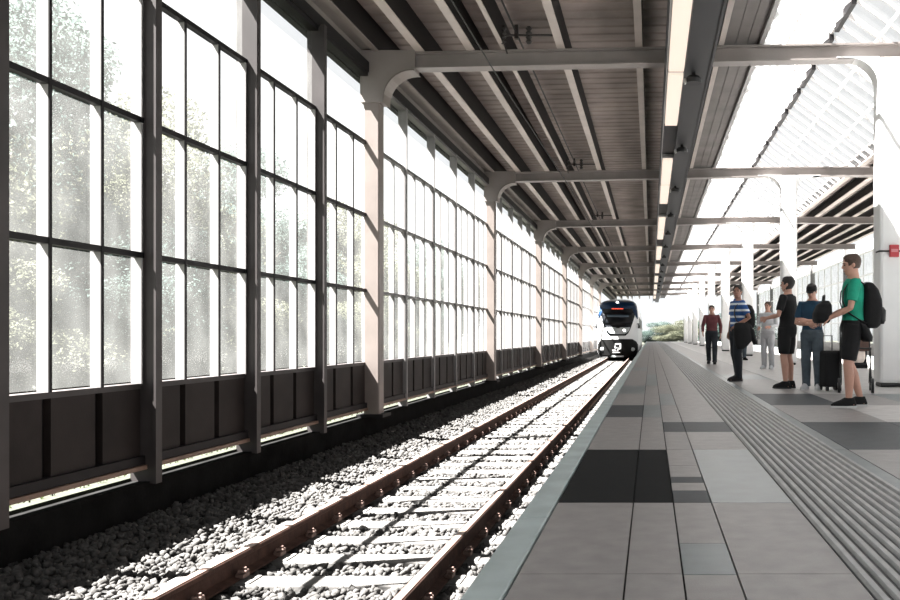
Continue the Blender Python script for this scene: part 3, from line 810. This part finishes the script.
def person(loc, theta, label, H_=1.75, legs=None, arms=None, head_yaw=0, head_pitch=0, skin='skin', hair='hair', hair_low=.10, long_hair=False,
           top='blackcloth', sleeve=.45, bottom='jeans', short=False, shoe='blackcloth', sole='black', girth=1.0, cap=None, extra=None):
    k = H_/1.75
    legs = legs or {}; arms = arms or {}
    def sc(p): return Vector(p)*k
    G = girth
    torso = [(.80,.135,.095),(.86,.165,.118),(.95,.168,.122),(1.05,.150,.110),(1.15,.152,.110),(1.27,.172,.118),(1.37,.183,.112),(1.43,.160,.092),(1.475,.095,.072),(1.51,.062,.060),(1.58,.056,.058)]
    def trow(inf,z0,z1):
        return [(z*k,(rx*G+inf)*k,(ry*G+inf)*k,0,(-.012 if z < 1.4 else -.02*(z-1.4)/.1 if z < 1.5 else -.012)*k) for z,rx,ry in torso if z0-.001 <= z <= z1+.001]
    L = {}
    for s,nm in ((-1,'left'),(1,'right')):
        hip,kn,an,toe = legs.get(nm,((s*.09,0,.90),(s*.10,.015,.50),(s*.105,-.02,.09),(s*.13,.16,.03)))
        L[nm] = [sc(p) for p in (hip,kn,an,toe)]
    A = {}
    for s,nm in ((-1,'left'),(1,'right')):
        d = arms.get(nm,dict(e=(s*.255,-.03,1.13),w=(s*.27,.06,.88)))
        A[nm] = dict(s=sc((s*.185,-.012,1.42)),e=sc(d['e']),w=sc(d['w']),n=d.get('n',(-s,0,0)),curl=d.get('curl',.45))
    def leg_pts(nm):
        h,kn,an,t = L[nm]; mid = h.lerp(kn,.5); calf = kn.lerp(an,.32); calf = calf+Vector((0,-.012*k,0))
        return [h+Vector((0,0,.04*k)),mid,kn,calf,an+Vector((0,0,.03*k)),an+Vector((0,0,-.05*k))]
    def leg_r(inf): return [(.092*G+inf)*k,(.078*G+inf)*k,(.056+inf)*k,(.059+inf)*k,(.038+inf)*k,(.040+inf)*k]
    hp = Vector((0,-.012,1.52))*k
    HM = Matrix.Translation(hp) @ Matrix.Rotation(head_yaw,4,'Z') @ Matrix.Rotation(-head_pitch,4,'X') @ Matrix.Scale(k,4)
    b = MB(); b.stack(trow(0,0,9),24)
    for nm in ('left','right'):
        b.tube(leg_pts(nm),leg_r(0),14)
        h,kn,an,t = L[nm]; hl = an+(an-t)*.32; hl.z = .035*k
        b.tube([hl,an+Vector((0,0,-.045*k)),an.lerp(t,.55)+Vector((0,0,-.012*k)),t],[.03*k,(.035*k,.036*k),(.026*k,.042*k),(.018*k,.03*k)],12)
        a = A[nm]; s_ = a['s']; e = a['e']; w = a['w']
        b.tube([Vector((s_.x*.55,s_.y,s_.z-.01)),s_,s_.lerp(e,.5),e,e.lerp(w,.3),w],[.052*k,.052*k,.045*k,.036*k,.037*k,.025*k],12)
        hand(b,w,w-e,a['n'],1 if nm == 'left' else -1,a['curl'])
    i0 = len(b.v)
    b.stack(HEADROWS,22)
    b.tube([(0,.088,.135),(0,.102,.112),(0,.112,.092),(0,.100,.083)],[.007,.010,.013,.010],8)      # nose
    for s in (-1,1):
        b.ball((s*.077,-.008,.108),(.010,.020,.032),0,10,6)                                       # ear
        b.tube([(s*.012,.092,.142),(s*.035,.088,.146),(s*.052,.074,.140)],.008,6)                 # brow ridge
    b.tube([(-.028,.084,.052),(0,.094,.054),(.028,.084,.052)],.008,6)
    b.tube([(0,-.012,-.05),(0,-.008,.06)],[.058,.055],14)
    b.xf(HM,i0)
    P_ = remesh(b,'person',M[skin],.0065,2); P_.location = loc; P_.rotation_euler = (0,0,theta)
    tag(P_,label,'person')
    # face pieces
    for s in (-1,1):
        e = MB().ball((s*.031,.0855,.118),(.013,.009,.008),0,10,6); e.xf(HM); e.obj('eye',M['eye'],P_,smooth=True)
        q = MB().tube([(s*.014,.098,.137),(s*.034,.095,.142),(s*.052,.080,.136)],[.003,.0045,.003],6); q.xf(HM); q.obj('eyebrow',M[hair],P_)
    q = MB().tube([(-.024,.091,.0525),(0,.101,.0535),(.024,.091,.0525)],[(.003,.003),(.007,.005),(.003,.003)],8); q.xf(HM); q.obj('mouth',M['lips'],P_,smooth=True)
    # hair
    h = MB(); rows = []
    for (z,rx,ry,cx,cy) in HEADROWS:
        if z < hair_low*.55: continue
        inf = .013
        r = []
        for j in range(24):
            a = 2*PI*j/24; x = (rx+inf)*math.cos(a); y = cy+(ry+inf)*math.sin(a)
            line = .168 - .03*(abs(math.cos(a))**2)
            if math.sin(a) > -.25 and z < line and not (math.sin(a) < .35 and z > .125): 
                x *= .80; y = min(y, .055) if math.sin(a) > 0 else y*.85
            r.append(Vector((x,y,z+(.012 if z > .2 else 0))))
        rows.append(r)
    h.rings(rows)
    if long_hair: h.stack([(-.16,.05,.03,0,-.08),(-.08,.075,.045,0,-.075),(.0,.085,.06,0,-.06),(.1,.085,.075,0,-.03)],18)
    h.xf(HM); remesh(h,'hair',M[hair],.007,3,P_)
    if cap:
        c = MB(); c.stack([(.150,.086,.108,0,-.006),(.18,.085,.107,0,-.006),(.21,.072,.09,0,-.008),(.235,.045,.055,0,-.008),(.243,.015,.02,0,-.008)],22)
        c.rings([[Vector((.075*math.cos(a),.06+ln*math.sin(a),.150+dz-.012*math.sin(a))) for a in [PI*j/12 for j in range(13)]] for ln,dz in ((.0,0),(.13,0),(.13,.006),(.0,.006))])
        c.xf(HM); remesh(c,'cap',M[cap],.005,2,P_)
    # clothes
    c = MB(); c.stack(trow(.012,.86,1.45)+[(1.478*k,.085*k,.076*k,0,-.018*k)],24)
    for nm in ('left','right'):
        a = A[nm]; s_,e,w = a['s'],a['e'],a['w']
        if sleeve <= .5:
            m = s_.lerp(e,sleeve*2*.82); c.tube([Vector((s_.x*.5,s_.y,s_.z-.02)),s_+Vector((0,0,-.002)),s_.lerp(m,.5),m],[.066*k,.066*k,.064*k,.062*k],14)
        else:
            c.tube([Vector((s_.x*.5,s_.y,s_.z-.02)),s_,s_.lerp(e,.5),e,e.lerp(w,.4),w-(w-e)*.06],[.066*k,.066*k,.06*k,.052*k,.049*k,.040*k],14)
    o = remesh(c,'shirt' if sleeve <= .5 else 'jacket',M[top],.010,2,P_)
    c = MB(); c.stack(trow(.017,.80,.95)+[(1.0*k,(.16*G+.012)*k,(.118*G+.012)*k,0,-.012*k)],24)
    for nm in ('left','right'):
        lp = leg_pts(nm); lr = leg_r(.016)
        if short:
            kn = lp[2]; q = lp[1].lerp(kn,.80); c.tube([lp[0],lp[1],q],[lr[0],lr[1]+.012*k,.086*k],16)
        else: c.tube(lp[:4]+[lp[4]+Vector((0,0,.01*k)),lp[5]+Vector((0,0,.02*k))],[lr[0],lr[1],lr[2]+.012*k,lr[3]+.004*k,lr[4]+.014*k,lr[5]+.016*k],16)
    remesh(c,'shorts' if short else 'trousers',M[bottom],.010,2,P_)
    for nm in ('left','right'):
        h,kn,an,t = L[nm]; f = (t-an); f.z = 0; f.normalize(); sd = Vector((f.y,-f.x,0))
        zf = t.z-.03*k
        def at(u,v,z): return an*1.0+f*u*k+sd*v*k+Vector((0,0,-an.z+zf+z*k))
        def ring(u0,u1,w0,z): 
            r = []
            for j in range(18):
                a = 2*PI*j/18; u = (u0+u1)/2+(u1-u0)/2*math.cos(a); v = w0*math.sin(a)*(1.0 if math.cos(a) > -.2 else .85)
                r.append(at(u,v,z))
            return r
        c = MB(); c.rings([ring(-.085,.205,.050,.02),ring(-.088,.205,.052,.04),ring(-.08,.17,.05,.065),ring(-.07,.10,.046,.09),ring(-.062,.055,.046,.115)])
        sh = c.obj('shoe',M[shoe],P_,smooth=True)
        MB().rings([ring(-.092,.212,.053,0),ring(-.092,.212,.054,.024)]).obj('sole',M[sole],sh)
    return P_

def people():
    R = math.radians
    # man in the striped shirt
    P1 = person((1.61,15.9,0),R(110),'man in a blue and white striped polo shirt, dark jeans, jacket over his arm',1.79,head_yaw=R(50),skin='skin_dark',hair='hair_black',
        top='stripes',bottom='jeans',girth=1.04,
        legs=dict(left=((-.09,0,.90),(-.115,.05,.50),(-.12,.03,.09),(-.15,.215,.03)),right=((.09,0,.90),(.085,.0,.50),(.08,-.06,.09),(.10,.12,.03))),
        arms=dict(left=dict(e=(-.30,-.10,1.15),w=(-.20,.11,1.02),n=(0,0,-1),curl=.8),right=dict(e=(.235,0,1.13),w=(.20,.06,.90))))
    # moustache-dark beard shadow left out; collar
    col = MB().tube([(.075*math.cos(a),-.02+.075*math.sin(a),1.505+.012*math.sin(a)) for a in [2*PI*j/20 for j in range(21)]],[(.022,.008)]*21,8)
    col.obj('collar',M['stripes'],P1,smooth=True)
    j = MB()                                      # jacket folded over the forearm
    rows = []
    for (z,rx,ry,cx,cy) in ((1.09,.05,.12,-.235,.02),(1.06,.075,.15,-.245,.02),(.98,.085,.165,-.255,.02),(.86,.085,.175,-.255,.01),(.74,.075,.165,-.25,.0),(.66,.07,.12,-.25,.03),(.60,.05,.06,-.25,.05)):
        rows.append((z,rx,ry,cx,cy))
    j.stack(rows,24,pw=2.4)
    j.tube([(-.25,-.10,1.05),(-.27,-.17,.92),(-.26,-.215,.78),(-.27,-.25,.68)],[.05,.055,.05,.042],12)     # hanging sleeve
    jk = remesh(j,'jacket',M['blackcloth'],.011,3); jk.location = (1.61,15.9,0); jk.rotation_euler = (0,0,R(110))
    tag(jk,'black jacket draped over the forearm of the man in stripes','jacket')
    bp = empty('backpack',(1.61,15.9,0),R(110)); tag(bp,'black backpack on the shoulder of the man in the striped shirt','backpack')
    b = MB(); b.stack([(.98,.12,.07,-.06,-.20),(1.02,.14,.09,-.06,-.215),(1.15,.145,.10,-.06,-.22),(1.30,.14,.09,-.06,-.21),(1.40,.115,.065,-.06,-.19),(1.43,.06,.03,-.06,-.18)],20,pw=2.8)
    remesh(b,'bag_body',M['blackcloth'],.011,2,bp)
    MB().tube([(-.13,-.13,1.40),(-.135,-.06,1.475),(-.135,.02,1.47),(-.135,.105,1.38),(-.14,.125,1.25),(-.16,.09,1.12),(-.17,-.05,1.05),(-.15,-.15,1.04)],[(.008,.025)]*8,8,up=(0,0,1)).obj('shoulder_strap',M['black'],bp,smooth=True)

    # man in green with the rucksack
    gx,gy,gt = 2.40,10.15,R(84)
    P2 = person((gx,gy,0),gt,'man in a green t-shirt and black shorts seen from the side, nearest the camera',1.82,head_yaw=R(4),head_pitch=R(8),skin='skin',hair='hair',
        top='green',bottom='blackcloth',short=True,shoe='blackcloth',sole='sole',
        legs=dict(left=((-.09,0,.90),(-.11,.06,.50),(-.12,.05,.09),(-.14,.23,.03)),right=((.09,0,.90),(.10,.02,.50),(.10,-.10,.09),(.12,.08,.03))),
        arms=dict(left=dict(e=(-.25,.05,1.13),w=(-.15,.27,1.02),n=(.5,0,-.8),curl=.7),right=dict(e=(.25,.04,1.13),w=(.15,.27,1.03),n=(-.5,0,-.8),curl=.7)))
    bp = empty('backpack',(gx,gy,0),gt); tag(bp,'large black rucksack on the back of the man in green','backpack')
    b = MB(); b.stack([(.94,.13,.08,0,-.205),(.98,.155,.105,0,-.225),(1.12,.165,.12,0,-.235),(1.28,.16,.115,0,-.23),(1.40,.14,.095,0,-.21),(1.475,.10,.06,0,-.185),(1.49,.05,.03,0,-.18)],22,pw=2.8)
    remesh(b,'bag_body',M['blackcloth'],.011,2,bp)
    b = MB(); b.stack([(.99,.10,.03,0,-.335),(1.03,.125,.045,0,-.34),(1.15,.125,.045,0,-.345),(1.19,.10,.025,0,-.335)],18,pw=3); b.obj('front_pocket',M['black'],bp,smooth=True)
    for s in (-1,1):
        MB().tube([(s*.10,-.13,1.46),(s*.115,-.04,1.515),(s*.12,.05,1.485),(s*.125,.115,1.38),(s*.135,.125,1.26),(s*.165,.08,1.13),(s*.17,-.06,1.04),(s*.13,-.15,1.0)],[(.008,.024)]*8,8,up=(0,0,1)).obj('shoulder_strap',M['black'],bp,smooth=True)
    hb = empty('holdall',(gx,gy,0),gt); tag(hb,'black soft bag held in front of the man in green','bag')
    b = MB(); b.stack([(1.0,.16,.08,0,.36),(1.03,.20,.105,0,.36),(1.12,.21,.115,0,.35),(1.22,.18,.09,0,.33),(1.27,.10,.04,0,.31)],20,pw=2.6); remesh(b,'bag_body',M['blackcloth'],.011,3,hb)
    MB().tube([(-.12,.34,1.22),(-.08,.33,1.33),(.08,.33,1.33),(.12,.34,1.22)],.012,8).obj('handle',M['black'],hb,smooth=True)
    wj = MB(); wj.stack([(.78,.20,.05,0,-.18),(.84,.205,.08,0,-.16),(.93,.20,.07,0,-.13),(1.0,.185,.06,0,-.09)],20)
    o = remesh(wj,'tied_jacket',M['blackcloth'],.011,2,None); o.parent = P2

    # dark-dressed person, back turned
    person((2.20,13.75,0),R(58),'dark-haired person in black t-shirt and black shorts, beside the one in a cap',1.80,head_yaw=R(10),skin='skin',hair='hair_black',hair_low=.0,
        top='blackcloth',bottom='blackcloth',short=True,sleeve=.45,
        arms=dict(left=dict(e=(-.27,.03,1.14),w=(-.22,.25,1.10),n=(.8,0,0)),right=dict(e=(.26,-.02,1.13),w=(.24,.14,.92))))
    # person in a cap, arms folded
    person((2.52,13.3,0),R(152),'person in a navy t-shirt, dark cap and grey jeans with arms folded',1.66,head_yaw=R(5),head_pitch=R(22),skin='skin',hair='hair_black',
        top='navy',bottom='greyjeans',cap='blackcloth',sole='sole',shoe='palecloth',
        arms=dict(left=dict(e=(-.25,.06,1.12),w=(.02,.21,1.14),n=(0,-1,0),curl=.5),right=dict(e=(.25,.06,1.10),w=(-.03,.25,1.08),n=(0,-1,0),curl=.5)))
    # travel bag standing beside them
    sb = empty('suitcase',(2.78,13.15,0),R(20)); tag(sb,'black upright suitcase standing on the platform between the cap wearer and the green shirt','suitcase')
    b = MB(); b.box(-.15,.15,-.11,.11,.06,.62); b.obj('case_body',M['blackcloth'],sb,bevel=.04)
    MB().tube([(-.08,.09,.62),(-.08,.09,.85),(.08,.09,.85),(.08,.09,.62)],.010,8).obj('pull_handle',M['duct'],sb)
    for s in (-1,1):
        MB().tube([(s*.14-.02,.09,.05),(s*.14+.02,.09,.05)],.05,14).obj('wheel',M['black'],sb)
        MB().box(s*.11-.02,s*.11+.02,-.10,-.06,0,.07).obj('foot',M['black'],sb)
    # walker further down
    person((1.80,25.2,0),R(172),'person in a maroon top and dark trousers further down the platform',1.74,hair='hair_black',top='maroon',sleeve=1,bottom='jeans',
        legs=dict(left=((-.09,.0,.90),(-.10,.12,.51),(-.10,.20,.09),(-.12,.38,.03)),right=((.09,0,.90),(.10,.0,.50),(.10,-.24,.12),(.11,-.09,.03))),
        arms=dict(left=dict(e=(-.26,-.12,1.14),w=(-.26,-.06,.90)),right=dict(e=(.26,.06,1.14),w=(.25,.22,.95))))
    person((2.95,21.5,0),R(150),'person in a pale top and light grey trousers behind the dark-dressed group',1.70,hair='hair',top='palecloth',sleeve=1,bottom='paletrouser',shoe='palecloth',sole='sole',
        arms=dict(left=dict(e=(-.26,.0,1.13),w=(-.16,.24,1.10),n=(.6,0,-.6)),right=dict(e=(.26,.0,1.13),w=(.14,.25,1.08),n=(-.6,0,-.6))))
    person((3.1,29.0,0),R(200),'person in a pale top and dark jeans far along the platform by the columns',1.72,hair='hair_black',top='palecloth',sleeve=1,bottom='greyjeans')
people()

# ------------------------------------------------------------------ pushchair by the white column, red box on the column
def pushchair():
    o = empty('pushchair',(3.10,12.9,0),math.radians(168)); tag(o,'black-framed pushchair with a brown hood beside the nearest white column','pushchair')
    MB().tube([(.22,.30,.12),(.22,-.05,.50),(.22,-.42,.98),(.20,-.48,1.06),(-.20,-.48,1.06),(-.22,-.42,.98),(-.22,-.05,.50),(-.22,.30,.12)],.013,8).obj('handle_frame',M['black'],o,smooth=True)
    for s in (-1,1):
        MB().tube([(s*.22,-.32,.12),(s*.22,.12,.62),(s*.22,.22,.66)],.012,8).obj('side_tube',M['black'],o)
    MB().tube([(-.22,.22,.66),(.22,.22,.66)],.013,8).obj('bumper_bar',M['black'],o)
    st = MB(); st.prism([(-.22,.40),(.22,.36),(.22,.42),(-.18,.46),(-.34,.84),(-.39,.82)],-.18,.18,'x'); st.obj('seat',M['blackcloth'],o,bevel=.015)
    h = MB(); rows = []
    for i in range(9):
        a = math.radians(-10+140*i/8); y = -.16-.0; r = .27
        rows.append([(x*.2, -.20+r*math.cos(a)*(1-.12*abs(x)), .66+r*math.sin(a)*(1-.10*abs(x))) for x in [-1+2*j/10 for j in range(11)]])
    v = [p for r in rows for p in r]; h.add(v,[(i*11+k,i*11+k+1,(i+1)*11+k+1,(i+1)*11+k) for i in range(8) for k in range(10)])
    ho = h.obj('hood',M['brownhood'],o,smooth=True); sd = ho.modifiers.new('t','SOLIDIFY'); sd.thickness = .012
    b = MB(); b.stack([(.44,.12,.14,0,0),(.50,.15,.18,0,-.02),(.62,.15,.15,0,-.08),(.74,.12,.10,0,-.14),(.80,.06,.05,0,-.17)],16); remesh(b,'blanket',M['blanket'],.012,3,o)
    for (x,y) in ((-.24,.30),(.24,.30),(-.24,-.32),(.24,-.32)):
        w = MB().tube([(x-.02,y,.11),(x+.02,y,.11)],.11,20).obj('wheel',M['black'],o)
        MB().tube([(x-.024,y,.11),(x+.024,y,.11)],.04,14).obj('hub',M['alu'],w)
pushchair()
def column_box():
    y = COLS[0]-.22
    o = empty('alarm_box',(3.99,y,2.24)); tag(o,'small red box strapped to the nearest white column','alarm box')
    MB().box(-.075,.075,-.06,0,-.10,.10).obj('box_body',M['red'],o,bevel=.008)
    MB().box(-.055,.055,-.068,-.06,-.02,.03).obj('box_window',mat('pink_window',(.55,.20,.22),.3),o)
    MB().box(-.235,.235,-.012,.0,-.012,.012).obj('strap',M['frame_dark'],o)
    MB().box(-.237,-.222,-.012,.22,-.012,.012).obj('strap_side',M['frame_dark'],o)
column_box()
